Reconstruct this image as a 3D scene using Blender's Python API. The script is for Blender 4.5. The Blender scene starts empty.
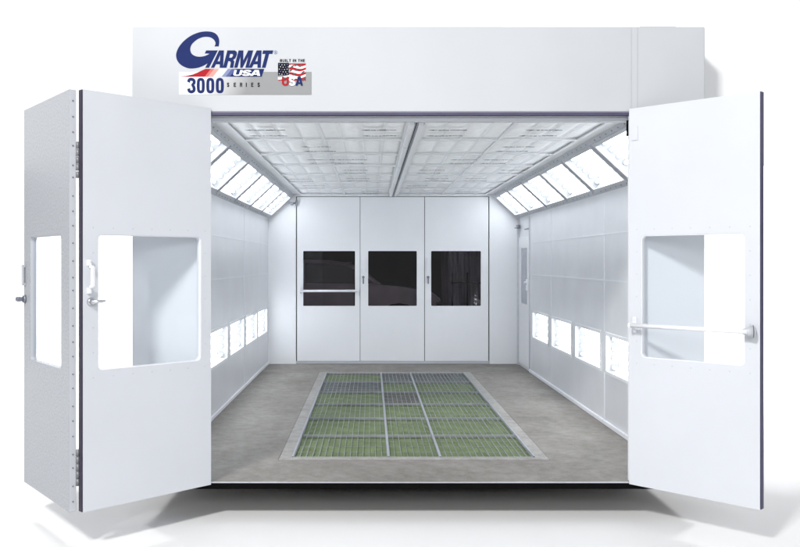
import bpy, bmesh, math, random
from mathutils import Matrix, Vector
random.seed(7)
sc = bpy.context.scene
COL = sc.collection
R_ = math.radians

# ---------------------------------------------------------------- measures
D = 6.72            # camera to booth front
F = 880.0           # focal length in photo pixels
VX, VY = 371.0, 262.0
EYE = 1.68
CX = 0.365          # booth centre line
XL, XR = CX - 2.06, CX + 2.06     # inner faces of side walls
EL, ER = CX - 2.19, CX + 2.185    # outer faces
BK = 7.78           # rear wall
CEIL = 2.80
SLZ, SLX = 2.40, 0.43
HTOP, HBOT = 3.475, 2.825
RAISE = 0.28        # booth stands this high over the studio floor
WALL_Y = 17.0

def P(px, py, Z):
    return ((px - VX) * Z / F, Z - D, EYE - (py - VY) * Z / F)

# ---------------------------------------------------------------- materials
def mat(name, col, rough=0.5, metal=0.0, var=0.0, vscale=6.0, bump=0.0, bscale=60.0, stretch=None, spec=None, col2=None, detail=4.0, wave=0.0):
    m = bpy.data.materials.new(name); m.use_nodes = True
    nt = m.node_tree; N = nt.nodes; L = nt.links
    b = N['Principled BSDF']
    b.inputs['Roughness'].default_value = rough
    b.inputs['Metallic'].default_value = metal
    if spec is not None: b.inputs['Specular IOR Level'].default_value = spec
    b.inputs['Base Color'].default_value = (*col, 1)
    tc = N.new('ShaderNodeTexCoord')
    src = tc.outputs['Object']
    if stretch:
        mp = N.new('ShaderNodeMapping'); mp.inputs['Scale'].default_value = stretch
        L.new(src, mp.inputs['Vector']); src = mp.outputs['Vector']
    if var > 0 or col2:
        n = N.new('ShaderNodeTexNoise'); n.inputs['Scale'].default_value = vscale; n.inputs['Detail'].default_value = detail
        L.new(src, n.inputs['Vector'])
        r = N.new('ShaderNodeValToRGB')
        r.color_ramp.elements[0].position = 0.3; r.color_ramp.elements[1].position = 0.7
        c1 = col2 if col2 else tuple(c * (1 - var) for c in col)
        r.color_ramp.elements[0].color = (*c1, 1)
        r.color_ramp.elements[1].color = (*[min(1, c * (1 + (var if not col2 else 0))) for c in col], 1)
        L.new(n.outputs['Fac'], r.inputs['Fac']); L.new(r.outputs['Color'], b.inputs['Base Color'])
        mr = N.new('ShaderNodeMapRange'); mr.inputs['To Min'].default_value = max(0, rough - .07); mr.inputs['To Max'].default_value = min(1, rough + .07)
        L.new(n.outputs['Fac'], mr.inputs['Value']); L.new(mr.outputs['Result'], b.inputs['Roughness'])
    if bump > 0:
        n2 = N.new('ShaderNodeTexNoise'); n2.inputs['Scale'].default_value = bscale; n2.inputs['Detail'].default_value = 5
        L.new(src, n2.inputs['Vector'])
        bp = N.new('ShaderNodeBump'); bp.inputs['Strength'].default_value = bump; bp.inputs['Distance'].default_value = .004
        L.new(n2.outputs['Fac'], bp.inputs['Height']); L.new(bp.outputs['Normal'], b.inputs['Normal'])
        if wave > 0:
            n4 = N.new('ShaderNodeTexNoise'); n4.inputs['Scale'].default_value = 1.9; n4.inputs['Detail'].default_value = 1
            L.new(src, n4.inputs['Vector'])
            bw = N.new('ShaderNodeBump'); bw.inputs['Strength'].default_value = wave; bw.inputs['Distance'].default_value = .02
            L.new(n4.outputs['Fac'], bw.inputs['Height']); L.new(bw.outputs['Normal'], bp.inputs['Normal'])
    return m

def emit(name, col, s):
    m = bpy.data.materials.new(name); m.use_nodes = True
    b = m.node_tree.nodes['Principled BSDF']
    b.inputs['Base Color'].default_value = (.9, .9, .9, 1)
    b.inputs['Emission Color'].default_value = (*col, 1); b.inputs['Emission Strength'].default_value = s
    return m

def glass(name, tint, gloss=0.04, rough=0.03):
    m = bpy.data.materials.new(name); m.use_nodes = True
    nt = m.node_tree; N = nt.nodes; L = nt.links
    N.remove(N['Principled BSDF'])
    t = N.new('ShaderNodeBsdfTransparent'); t.inputs['Color'].default_value = (*tint, 1)
    g = N.new('ShaderNodeBsdfGlossy'); g.inputs['Roughness'].default_value = rough; g.inputs['Color'].default_value = (1, 1, 1, 1)
    mx = N.new('ShaderNodeMixShader'); mx.inputs['Fac'].default_value = gloss
    L.new(t.outputs[0], mx.inputs[1]); L.new(g.outputs[0], mx.inputs[2])
    L.new(mx.outputs[0], N['Material Output'].inputs['Surface'])
    return m

def concrete(name, c1, c2, c3):
    m = bpy.data.materials.new(name); m.use_nodes = True
    nt = m.node_tree; N = nt.nodes; L = nt.links
    b = N['Principled BSDF']; b.inputs['Roughness'].default_value = .62
    b.inputs['Specular IOR Level'].default_value = .35
    tc = N.new('ShaderNodeTexCoord')
    mp = N.new('ShaderNodeMapping'); mp.inputs['Scale'].default_value = (.9, .8, 1)
    L.new(tc.outputs['Object'], mp.inputs['Vector'])
    n1 = N.new('ShaderNodeTexNoise'); n1.inputs['Scale'].default_value = 1.6; n1.inputs['Detail'].default_value = 7; n1.inputs['Roughness'].default_value = .65
    n1.inputs['Distortion'].default_value = .3
    L.new(mp.outputs[0], n1.inputs['Vector'])
    n2 = N.new('ShaderNodeTexNoise'); n2.inputs['Scale'].default_value = 11; n2.inputs['Detail'].default_value = 8; n2.inputs['Roughness'].default_value = .7
    L.new(mp.outputs[0], n2.inputs['Vector'])
    n3 = N.new('ShaderNodeTexNoise'); n3.inputs['Scale'].default_value = 70; n3.inputs['Detail'].default_value = 6
    L.new(tc.outputs['Object'], n3.inputs['Vector'])
    r1 = N.new('ShaderNodeValToRGB'); r1.color_ramp.elements[0].position = .32; r1.color_ramp.elements[1].position = .68
    r1.color_ramp.elements[0].color = (*c1, 1); r1.color_ramp.elements[1].color = (*c2, 1)
    L.new(n1.outputs['Fac'], r1.inputs['Fac'])
    r2 = N.new('ShaderNodeValToRGB'); r2.color_ramp.elements[0].position = .38; r2.color_ramp.elements[1].position = .62
    r2.color_ramp.elements[0].color = (.80, .79, .77, 1); r2.color_ramp.elements[1].color = (1.08, 1.08, 1.08, 1)
    L.new(n2.outputs['Fac'], r2.inputs['Fac'])
    mx = N.new('ShaderNodeMix'); mx.data_type = 'RGBA'; mx.blend_type = 'MULTIPLY'; mx.inputs['Factor'].default_value = 1
    L.new(r1.outputs[0], mx.inputs['A']); L.new(r2.outputs[0], mx.inputs['B'])
    r3 = N.new('ShaderNodeValToRGB'); r3.color_ramp.elements[0].position = .3; r3.color_ramp.elements[1].position = .55
    r3.color_ramp.elements[0].color = (.86, .86, .85, 1); r3.color_ramp.elements[1].color = (1, 1, 1, 1)
    L.new(n3.outputs['Fac'], r3.inputs['Fac'])
    mx2 = N.new('ShaderNodeMix'); mx2.data_type = 'RGBA'; mx2.blend_type = 'MULTIPLY'; mx2.inputs['Factor'].default_value = 1
    L.new(mx.outputs['Result'], mx2.inputs['A']); L.new(r3.outputs[0], mx2.inputs['B'])
    n5 = N.new('ShaderNodeTexNoise'); n5.inputs['Scale'].default_value = 1.7; n5.inputs['Detail'].default_value = 6; n5.inputs['Roughness'].default_value = .6
    L.new(tc.outputs['Object'], n5.inputs['Vector'])
    r5 = N.new('ShaderNodeValToRGB'); r5.color_ramp.elements[0].position = .56; r5.color_ramp.elements[1].position = .70
    r5.color_ramp.elements[0].color = (1, 1, 1, 1); r5.color_ramp.elements[1].color = (.82, .80, .785, 1)
    L.new(n5.outputs['Fac'], r5.inputs['Fac'])
    mx3 = N.new('ShaderNodeMix'); mx3.data_type = 'RGBA'; mx3.blend_type = 'MULTIPLY'; mx3.inputs['Factor'].default_value = 1
    L.new(mx2.outputs['Result'], mx3.inputs['A']); L.new(r5.outputs[0], mx3.inputs['B'])
    L.new(mx3.outputs['Result'], b.inputs['Base Color'])
    bp = N.new('ShaderNodeBump'); bp.inputs['Strength'].default_value = .25; bp.inputs['Distance'].default_value = .004
    L.new(n3.outputs['Fac'], bp.inputs['Height']); L.new(bp.outputs[0], b.inputs['Normal'])
    return m

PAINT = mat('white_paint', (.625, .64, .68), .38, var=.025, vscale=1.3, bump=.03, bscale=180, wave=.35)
JAMB = mat('jamb_paint_lifted', (.86, .87, .885), .45, var=.015, vscale=1.3, bump=.03, bscale=160)  # whiter than the door paint to offset the shade on the jambs
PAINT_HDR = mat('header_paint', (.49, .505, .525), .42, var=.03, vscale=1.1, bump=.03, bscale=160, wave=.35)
PAINT_IN = mat('inside_paint', (.77, .78, .80), .40, var=.02, vscale=1.5, bump=.03, bscale=160, wave=.3)
WALLSTEEL = mat('wall_steel', (.69, .70, .725), .34, metal=.15, var=.04, vscale=2.2, bump=.05, bscale=220, wave=.5)
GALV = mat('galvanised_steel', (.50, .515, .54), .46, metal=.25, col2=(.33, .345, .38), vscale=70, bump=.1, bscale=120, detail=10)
GREYPAINT = mat('grey_paint', (.50, .515, .55), .45, var=.03, vscale=4)
TRIM = mat('seam_trim', (.76, .78, .82), .4, var=.02, vscale=6)
DARKEDGE = mat('dark_edge', (.035, .03, .05), .55, var=.2, vscale=12)
PURPLE = mat('seal_strip', (.055, .05, .11), .5, var=.25, vscale=5)
BLACK = mat('black_rubber', (.004, .004, .004), .85, spec=.05, var=.2, vscale=20)
CHROME = mat('zinc_metal', (.62, .63, .66), .32, metal=.85, var=.06, vscale=20)
SCREW = mat('screw_grey', (.22, .23, .27), .45, metal=.5)
DOTS = mat('screw_pale', (.50, .52, .56), .45, metal=.2)
WHITEM = mat('white_enamel', (.80, .81, .84), .3, var=.02, vscale=8)
TRAY = mat('tray_white', (.375, .385, .40), .35, var=.02, vscale=8)
HOLDER = mat('tube_holder_grey', (.60, .62, .66), .5, var=.1, vscale=20)
TUBE = emit('tube_light', (.955, .975, 1.0), 10.0)
LITPANE = glass('lamp_pane_glass', (.97, .98, .99), .05, .08)
CLEAR = glass('clear_pane_glass', (.93, .945, .96), .05, .06)
TINT = glass('tinted_pane_glass', (.85, .82, .84), .024, .02)
FILTER = mat('filter_fleece', (.89, .90, .915), .9, var=.06, vscale=14, bump=.4, bscale=55, stretch=(1, 2.4, 1))
INK = mat('printed_ink', (.03, .03, .045), .7, var=.3, vscale=60)
CONC = concrete('concrete', (.180, .167, .153), (.280, .262, .243), None)
CONC2 = concrete('concrete_curb', (.29, .28, .267), (.36, .35, .338), None)
GRATE = mat('grate_steel', (.34, .355, .37), .42, metal=.55, var=.12, vscale=9)
PADS = [mat('filter_pad_green', (.155, .205, .092), .95, var=.22, vscale=5, bump=.6, bscale=45),
        mat('filter_pad_pale_green', (.185, .235, .12), .95, var=.22, vscale=6, bump=.6, bscale=45),
        mat('filter_pad_brown', (.155, .15, .135), .95, var=.3, vscale=7, bump=.6, bscale=45),
        mat('filter_pad_grey', (.15, .165, .165), .95, var=.25, vscale=7, bump=.6, bscale=45)]
STUDIO = mat('studio_white', (.75, .75, .75), .9, var=.004, vscale=.5)
SHEET = mat('shadow_sheet_white', (.86, .86, .86), .9, var=.004, vscale=.5)
PITM = mat('pit_dark', (.05, .05, .05), .8, var=.2, vscale=4)
DARKROOM = mat('garage_dark', (.05, .042, .036), .9, var=.3, vscale=2)
CARP = mat('car_paint', (.33, .30, .32), .45, var=.1, vscale=3)
CARG = mat('car_glass', (.008, .007, .007), .15)
TYRE = mat('tyre_rubber', (.006, .006, .006), .8, var=.2, vscale=20)
DRAPE = mat('drape_cloth', (.22, .20, .24), .9, var=.35, vscale=3, stretch=(6, 6, .4))
CRATE = mat('crate_card', (.20, .19, .17), .8, var=.3, vscale=9)

# ---------------------------------------------------------------- helpers
def link(o, parent=None):
    COL.objects.link(o)
    if parent is not None: o.parent = parent
    return o

def tag(o, label=None, cat=None, group=None, kind=None):
    if label: o['label'] = label
    if cat: o['category'] = cat
    if group: o['group'] = group
    if kind: o['kind'] = kind
    return o

def obj(name, bm, mats, parent=None, M=None, smooth=False):
    me = bpy.data.meshes.new(name)
    bmesh.ops.recalc_face_normals(bm, faces=bm.faces)
    bm.to_mesh(me); bm.free()
    for m in (mats if isinstance(mats, (list, tuple)) else [mats]): me.materials.append(m)
    if smooth:
        for p in me.polygons: p.use_smooth = True
    o = bpy.data.objects.new(name, me)
    link(o, parent)
    if M is not None: o.matrix_local = M
    return o

def thing(name, label, cat, M=None, group=None):
    o = bpy.data.objects.new(name, None); COL.objects.link(o)
    o.empty_display_size = .1
    tag(o, label, cat, group)
    if M is not None: o.matrix_world = M
    return o

def frame(o, ux, uy):
    ux = Vector(ux).normalized(); uy = Vector(uy).normalized(); uz = ux.cross(uy)
    M = Matrix.Identity(4)
    for i in range(3):
        M[i][0], M[i][1], M[i][2], M[i][3] = ux[i], uy[i], uz[i], o[i]
    return M

def box(bm, x0, x1, y0, y1, z0, z1, bevel=0.0, mi=0, M=None):
    vs = [bm.verts.new(v) for v in ((x0,y0,z0),(x1,y0,z0),(x1,y1,z0),(x0,y1,z0),(x0,y0,z1),(x1,y0,z1),(x1,y1,z1),(x0,y1,z1))]
    fs = [bm.faces.new([vs[i] for i in q]) for q in ((0,3,2,1),(4,5,6,7),(0,1,5,4),(1,2,6,5),(2,3,7,6),(3,0,4,7))]
    if bevel > 0:
        es = list({e for f in fs for e in f.edges})
        r = bmesh.ops.bevel(bm, geom=es, offset=bevel, segments=2, affect='EDGES')
        fs = list({f for f in r['faces']} | {f for f in fs if f.is_valid})
    for f in fs: f.material_index = mi
    if M is not None:
        bmesh.ops.transform(bm, matrix=M, verts=list({v for f in fs for v in f.verts}))
    return fs

def cyl(bm, p0, p1, r0, r1=None, n=14, mi=0, caps=True):
    p0 = Vector(p0); p1 = Vector(p1); r1 = r0 if r1 is None else r1
    d = (p1 - p0).normalized()
    a = d.orthogonal().normalized(); b = d.cross(a)
    A = [bm.verts.new(p0 + (a*math.cos(t)+b*math.sin(t))*r0) for t in [2*math.pi*i/n for i in range(n)]]
    B = [bm.verts.new(p1 + (a*math.cos(t)+b*math.sin(t))*r1) for t in [2*math.pi*i/n for i in range(n)]]
    for i in range(n):
        f = bm.faces.new((A[i], A[(i+1)%n], B[(i+1)%n], B[i])); f.material_index = mi; f.smooth = True
    if caps:
        f = bm.faces.new(A[::-1]); f.material_index = mi
        f = bm.faces.new(B); f.material_index = mi

def sweep(bm, pts, r, n=10, mi=0):
    for i in range(len(pts)-1):
        cyl(bm, pts[i], pts[i+1], r, r, n, mi)

def rrect(x0, x1, y0, y1, r=0.0, n=5):
    if r <= 0: return [(x0,y0),(x1,y0),(x1,y1),(x0,y1)]
    out = []
    for cx_, cy_, a0 in ((x1-r,y0+r,-90),(x1-r,y1-r,0),(x0+r,y1-r,90),(x0+r,y0+r,180)):
        for i in range(n+1):
            a = R_(a0 + 90*i/n); out.append((cx_+r*math.cos(a), cy_+r*math.sin(a)))
    return out

def plate(bm, outer, holes=(), z0=0.0, z1=0.01, mi=0):
    """flat outline with holes, extruded from z0 to z1"""
    es = []; 
    for loop in [outer] + list(holes):
        vs = [bm.verts.new((x, y, z0)) for x, y in loop]
        es += [bm.edges.new((vs[i], vs[(i+1) % len(vs)])) for i in range(len(vs))]
    r = bmesh.ops.triangle_fill(bm, edges=es, use_beauty=True, use_dissolve=False)
    fs = [g for g in r['geom'] if isinstance(g, bmesh.types.BMFace)]
    e = bmesh.ops.extrude_face_region(bm, geom=fs)
    nv = [g for g in e['geom'] if isinstance(g, bmesh.types.BMVert)]
    bmesh.ops.translate(bm, verts=nv, vec=(0, 0, z1 - z0))
    nf = [g for g in e['geom'] if isinstance(g, bmesh.types.BMFace)]
    allf = set(fs) | set(nf)
    for v in nv:
        for f in v.link_faces: allf.add(f)
    for f in allf:
        if f.is_valid: f.material_index = mi

def plate_obj(name, outer, holes, t, m, parent=None, M=None):
    bm = bmesh.new(); plate(bm, outer, holes, 0, t)
    return obj(name, bm, m, parent, M)

ORD = ['first','second','third','fourth','fifth','sixth','seventh','eighth']

# ================================================================ SETTING
R0 = -RAISE
def build_backdrop():
    # white studio sweep behind and below the booth: floor, cove and wall in one sheet
    bm = bmesh.new()
    xs = (-24, 24); rc = 2.5
    prof = [(-14, R0), (WALL_Y - rc, R0)]
    for i in range(1, 17):
        a = R_(-90 + 90*i/16)
        prof.append((WALL_Y - rc + rc*math.cos(a), R0 + rc + rc*math.sin(a)))
    prof.append((WALL_Y, 12.0))
    rows = [[bm.verts.new((x, y, z)) for x in xs] for y, z in prof]
    for i in range(len(rows)-1):
        f = bm.faces.new((rows[i][0], rows[i][1], rows[i+1][1], rows[i+1][0])); f.smooth = True
    o = obj('studio_backdrop', bm, STUDIO); tag(o, kind='structure')
    # white sheet added behind the header to catch its shadow, notched for the booth
    yb = .40
    bm = bmesh.new()
    plate(bm, [(-7, 2.46), (EL-.01, 2.46), (EL-.01, HTOP+.01), (ER+.01, HTOP+.01), (ER+.01, 2.46), (7, 2.46), (7, 5.2), (-7, 5.2)], (), 0, .02)
    o = obj('studio_backdrop', bm, SHEET, None, frame((0, yb+.02, 0), (1,0,0), (0,0,1))); tag(o, kind='structure')
build_backdrop()

GX0, GX1, GY0, GY1 = -.675, 1.405, .86, 6.60
bm = bmesh.new()
AP = .115
plate(bm, [(XL-.1, 0.0), (XR+.1, 0.0), (XR+.1, BK+.1), (XL-.1, BK+.1)],
      [[(GX0-AP, GY0-AP), (GX1+AP, GY0-AP), (GX1+AP, GY1+AP), (GX0-AP, GY1+AP)]], -.05, 0.0)
# saw-cut control joints are fine dark lines between pours
tag(obj('concrete_floor', bm, CONC), kind='structure')
bm = bmesh.new()
plate(bm, [(GX0-AP+.004, GY0-AP+.004), (GX1+AP-.004, GY0-AP+.004), (GX1+AP-.004, GY1+AP-.004), (GX0-AP+.004, GY1+AP-.004)],
      [[(GX0-.008, GY0-.008), (GX1+.008, GY0-.008), (GX1+.008, GY1+.008), (GX0-.008, GY1+.008)]], -.05, .002)
tag(obj('pit_kerb', bm, CONC2), kind='structure')
bm = bmesh.new()
box(bm, GX0-.05, GX1+.05, GY0-.05, GY1+.05, -.24, -.23)
for a in ((GX0-.06, GX0-.012, GY0-.05, GY1+.05), (GX1+.012, GX1+.06, GY0-.05, GY1+.05), (GX0-.01, GX1+.01, GY0-.06, GY0-.012), (GX0-.01, GX1+.01, GY1+.012, GY1+.06)):
    box(bm, *a, -.228, -.052)
tag(obj('pit_ground', bm, PITM), kind='structure')

# ================================================================ BOOTH
booth = thing('spray_booth', 'white walk-in paint spray booth with open folding front doors and lit interior', 'paint booth', Matrix.Translation((CX, 0, 0)))
BI = Matrix.Translation((-CX, 0, 0))      # children are written in world coordinates
def part(name, bm, m, M=None, smooth=False, parent=None):
    o = obj(name, bm, m, parent or booth, (BI if parent is None else Matrix.Identity(4)) @ (M if M is not None else Matrix.Identity(4)), smooth)
    return o

OL, OR = -1.222, 1.970      # front opening
# header box
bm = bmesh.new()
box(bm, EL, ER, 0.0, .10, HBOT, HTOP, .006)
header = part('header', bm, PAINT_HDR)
SX = (634-VX)*D/F
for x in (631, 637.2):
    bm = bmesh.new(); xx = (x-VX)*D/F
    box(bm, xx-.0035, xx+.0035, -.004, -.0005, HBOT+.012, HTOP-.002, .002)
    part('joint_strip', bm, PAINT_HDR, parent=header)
bm = bmesh.new()
box(bm, 2.06, 2.33, .012, .09, HTOP+.0005, HTOP+.006)
box(bm, -1.35, 1.0, .02, .09, HTOP+.0005, HTOP+.005)
part('top_flange', bm, GREYPAINT, parent=header)
# seal under the header
bm = bmesh.new(); box(bm, OL-.01, OR+.01, -.004, .07, HBOT-.022, HBOT-.002)
part('opening_seal', bm, PURPLE)
# jambs
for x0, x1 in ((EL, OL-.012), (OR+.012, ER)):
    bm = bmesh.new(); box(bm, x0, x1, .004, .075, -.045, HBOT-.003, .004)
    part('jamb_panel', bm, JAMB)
# black lip below the floor edge
bm = bmesh.new(); box(bm, EL+.3, ER-.3, -.012, -.001, -.050, -.006)
part('floor_lip', bm, BLACK)
bm = bmesh.new(); box(bm, EL+.3, ER-.3, -.010, -.001, -.0055, .0015)
part('floor_nosing', bm, CHROME)

# ---- side walls with recessed lower lights
LOW_H = .385; LOW_Z0 = .552; LOW_L = 1.12
LOWL = [1.72, 3.05, 4.38, 5.71, 6.98]; LOWR = [1.76, 3.12, 4.47, 5.86]
WT = .10
def side_wall(ys, right):
    holes = [[(y-LOW_L/2, LOW_Z0), (y+LOW_L/2, LOW_Z0), (y+LOW_L/2, LOW_Z0+LOW_H), (y-LOW_L/2, LOW_Z0+LOW_H)] for y in ys]
    M = frame((XR if right else XL-WT, 0, 0), (0,1,0), (0,0,1))
    bm = bmesh.new()
    plate(bm, [(.078, 0.001), (BK, 0.001), (BK, SLZ), (.078, SLZ)], holes, 0, WT)
    w = part('side_wall', bm, WALLSTEEL, M)
    return w
wl = side_wall(LOWL, False); wr = side_wall(LOWR, True)
# sheet seams: a narrow cover strip on each joint, sub-parts of the wall
def seams(wall, right, vs, ye):
    WM = frame((XR if right else XL-WT, 0, 0), (0,1,0), (0,0,1))
    s = -1 if right else 1
    M0 = WM.inverted() 
    x = XR if right else XL
    bm = bmesh.new()
    for y in vs:
        for z0, z1 in ((.06, .53), (.96, 1.482), (1.50, 1.962), (1.98, SLZ-.01)):
            a, b = sorted((x + s*.0005, x + s*.004)); box(bm, a, b, y-.013, y+.013, z0, z1)
    for z in (1.491, 1.971):
        a, b = sorted((x + s*.0005, x + s*.0035)); box(bm, a, b, .09, ye, z-.007, z+.007)
    part('seam_strip', bm, TRIM, M0, parent=wall)
    bm = bmesh.new(); a, b = sorted((x + s*.0005, x + s*.022)); box(bm, a, b, .09, BK-.002 if not right else 6.68, .0015, .05, .006)
    part('skirting', bm, WHITEM, M0, parent=wall)
seams(wl, False, (2.38, 5.04), BK-.01); seams(wr, True, (2.42, 5.13, 6.62), 6.60)

# ---- sloped light panels
SLEN = math.hypot(SLX, CEIL-SLZ)
UP_N = 6; UP_P = 1.263; UP_0 = .115; UP_L = 1.135; UP_H = .44
UPY = [UP_0 + UP_P*(i+.5) for i in range(UP_N)]
va = SLX/SLEN; vb = (CEIL-SLZ)/SLEN
ML = frame((XL, 0, SLZ), (0,1,0), (va,0,vb))
MR = frame((XR, BK, SLZ), (0,-1,0), (-va,0,vb))
for M, flip in ((ML, False), (MR, True)):
    holes = []
    for y in UPY:
        u = BK - y if flip else y
        holes.append([(u-UP_L/2, SLEN/2-UP_H/2), (u+UP_L/2, SLEN/2-UP_H/2), (u+UP_L/2, SLEN/2+UP_H/2), (u-UP_L/2, SLEN/2+UP_H/2)])
    bm = bmesh.new()
    u0, u1 = (0, BK-.078) if flip else (.078, BK)
    plate(bm, [(u0, 0), (u1, 0), (u1, SLEN), (u0, SLEN)], holes, -.03, 0)
    for y in UPY:
        u = BK - y if flip else y
        for k in range(6):
            for v in (.030, SLEN-.030):
                uu = u - UP_L/2 + .1 + k*(UP_L-.2)/5
                cyl(bm, (uu, v, .0002), (uu, v, .004), .007, n=8, mi=1)
    part('sloped_panel', bm, [GREYPAINT, SCREW], M)

# ---- ceiling frame
CXL, CXR = XL+SLX, XR-SLX
bm = bmesh.new()
BORD = .10
TRK = .065
CY0, CY1 = .24, BK-.08
z0, z1 = CEIL-.002, CEIL+.03
box(bm, CXL, CXL+BORD, .078, BK, z0, z1); box(bm, CXR-BORD, CXR, .078, BK, z0, z1)
box(bm, CXL+BORD, CXR-BORD, .078, CY0, z0, z1); box(bm, CXL+BORD, CXR-BORD, CY1, BK, z0, z1)
FW = (CXR-CXL-2*BORD-2*TRK)/2
rows = 7; FL = (CY1-CY0)/rows
# flanged T bars
for side in (0, 1):
    xa = CXL+BORD + side*(FW+2*TRK); xb = xa+FW
    for i in range(rows+1):
        y = CY0 + i*FL
        box(bm, xa, xb, y-.022, y+.022, CEIL-.018, CEIL-.004, .003)
    xm = (xa+xb)/2
    for i in range(rows):
        ya, yb = CY0+i*FL+.023, CY0+(i+1)*FL-.023
        box(bm, xm-.014, xm+.014, ya, yb, CEIL-.016, CEIL-.005, .002)
        box(bm, xa-.002, xa+.02, ya, yb, CEIL-.016, CEIL-.005); box(bm, xb-.02, xb+.002, ya, yb, CEIL-.016, CEIL-.005)
        for h in (0, 1):                      # thin support wires
            x_ = xa + h*FW/2
            for k in range(1, 4):
                xx = x_ + k*FW/8
                box(bm, xx-.003, xx+.003, ya, yb, CEIL-.022, CEIL-.017)
            for k in (1,):
                yy = ya + (yb-ya)*k/2
cf = part('ceiling_frame', bm, PAINT_IN)
# front beam with bolts
bm = bmesh.new(); box(bm, CXL, CXR, .079, .15, CEIL-.034, CEIL-.0035, .004)
box(bm, CXL, CXR, .16, .225, CEIL-.02, CEIL-.0035, .004)
part('front_beam', bm, GREYPAINT)
# centre channel: two rails and a dark slot
bm = bmesh.new(); box(bm, CX-.020, CX+.012, .24, BK-.02, CEIL-.010, CEIL-.004)
tc = part('centre_channel', bm, BLACK)
for a, b in ((CX-.062, CX-.0205), (CX+.0125, CX+.054)):
    bm = bmesh.new(); box(bm, a, b, .235, BK-.01, CEIL-.045, CEIL-.003, .006)
    part('channel_rail', bm, WHITEM, parent=tc)
for xx in (CX-.012, CX+.004):
    bm = bmesh.new(); box(bm, xx-.003, xx+.003, .24, BK-.02, CEIL-.028, CEIL-.018)
    part('track_groove', bm, GREYPAINT, parent=tc)
# roof skin and rear plenum so the booth is a closed box
bm = bmesh.new(); box(bm, EL, ER, .102, BK+.1, HTOP-.05, HTOP-.002)
part('roof', bm, GALV)
for x0, x1 in ((EL, EL+.012), (ER-.012, ER)):
    bm = bmesh.new(); box(bm, x0, x1, .102, BK+.1, 0.0, HTOP-.052)
    part('outer_cladding', bm, GALV)
for x in (EL+.25, CX, ER-.25):
    for y in (1.2, 3.5, 5.5, 7.4):
        if x == CX and GY0 < y < GY1: continue
        bm = bmesh.new(); box(bm, x-.06, x+.06, y-.06, y+.06, R0-.004, -.051)
        part('support_leg', bm, GALV)

# ---- rear wall and its three doors
DX = [-1.225, -.180, .885, 1.940]; DZ1 = 2.752; DZ0 = .05
bm = bmesh.new()
plate(bm, [(XL-.05, .001), (DX[0]-.012, .001), (DX[0]-.012, DZ1+.01), (DX[3]+.012, DZ1+.01), (DX[3]+.012, .001), (XR+.05, .001), (XR+.05, SLZ+.02), (CXR+.05, CEIL+.03), (CXL-.05, CEIL+.03), (XL-.05, SLZ+.02)], (), 0, .06)
rear = part('rear_wall', bm, PAINT_IN, frame((0, BK+.06, 0), (1,0,0), (0,0,1)))
bm = bmesh.new(); box(bm, DX[0]-.010, DX[3]+.010, BK+.012, BK+.058, .002, .046, .003)
part('door_sill', bm, GREYPAINT)
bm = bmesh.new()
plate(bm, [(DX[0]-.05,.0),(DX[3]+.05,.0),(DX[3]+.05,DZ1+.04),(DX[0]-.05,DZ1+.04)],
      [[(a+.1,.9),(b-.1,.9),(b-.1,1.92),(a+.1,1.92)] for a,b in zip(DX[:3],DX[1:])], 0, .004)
part('gap_backing', bm, BLACK, frame((0, BK+.072, 0), (1,0,0), (0,0,1)))  # black sheet added behind the door gaps to keep them dark

def screws_round(bm, x0, x1, z0, z1, nx, nz, y, ys, r=.0038, mi=1):
    pts = [(x0+(x1-x0)*i/nx, z) for i in range(nx+1) for z in (z0, z1)] + [(x, z0+(z1-z0)*i/nz) for i in range(1, nz) for x in (x0, x1)]
    for x, z in pts: cyl(bm, (x, y, z), (x, y+ys*.0025, z), r, n=8, mi=mi)

def leaf_mesh(w, z0, z1, win, t, rr=.02):
    """door leaf in local x (width) / z (height); visible face at y=0, thickness towards +y"""
    bm = bmesh.new()
    plate(bm, [(0,z0),(w,z0),(w,z1),(0,z1)], [rrect(*win, rr)] , 0, t)
    # plate is in xy -> turn upright: (x, y, z) -> (x, z, y)
    for v in bm.verts: v.co = Vector((v.co.x, v.co.z, v.co.y))
    return bm

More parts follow.
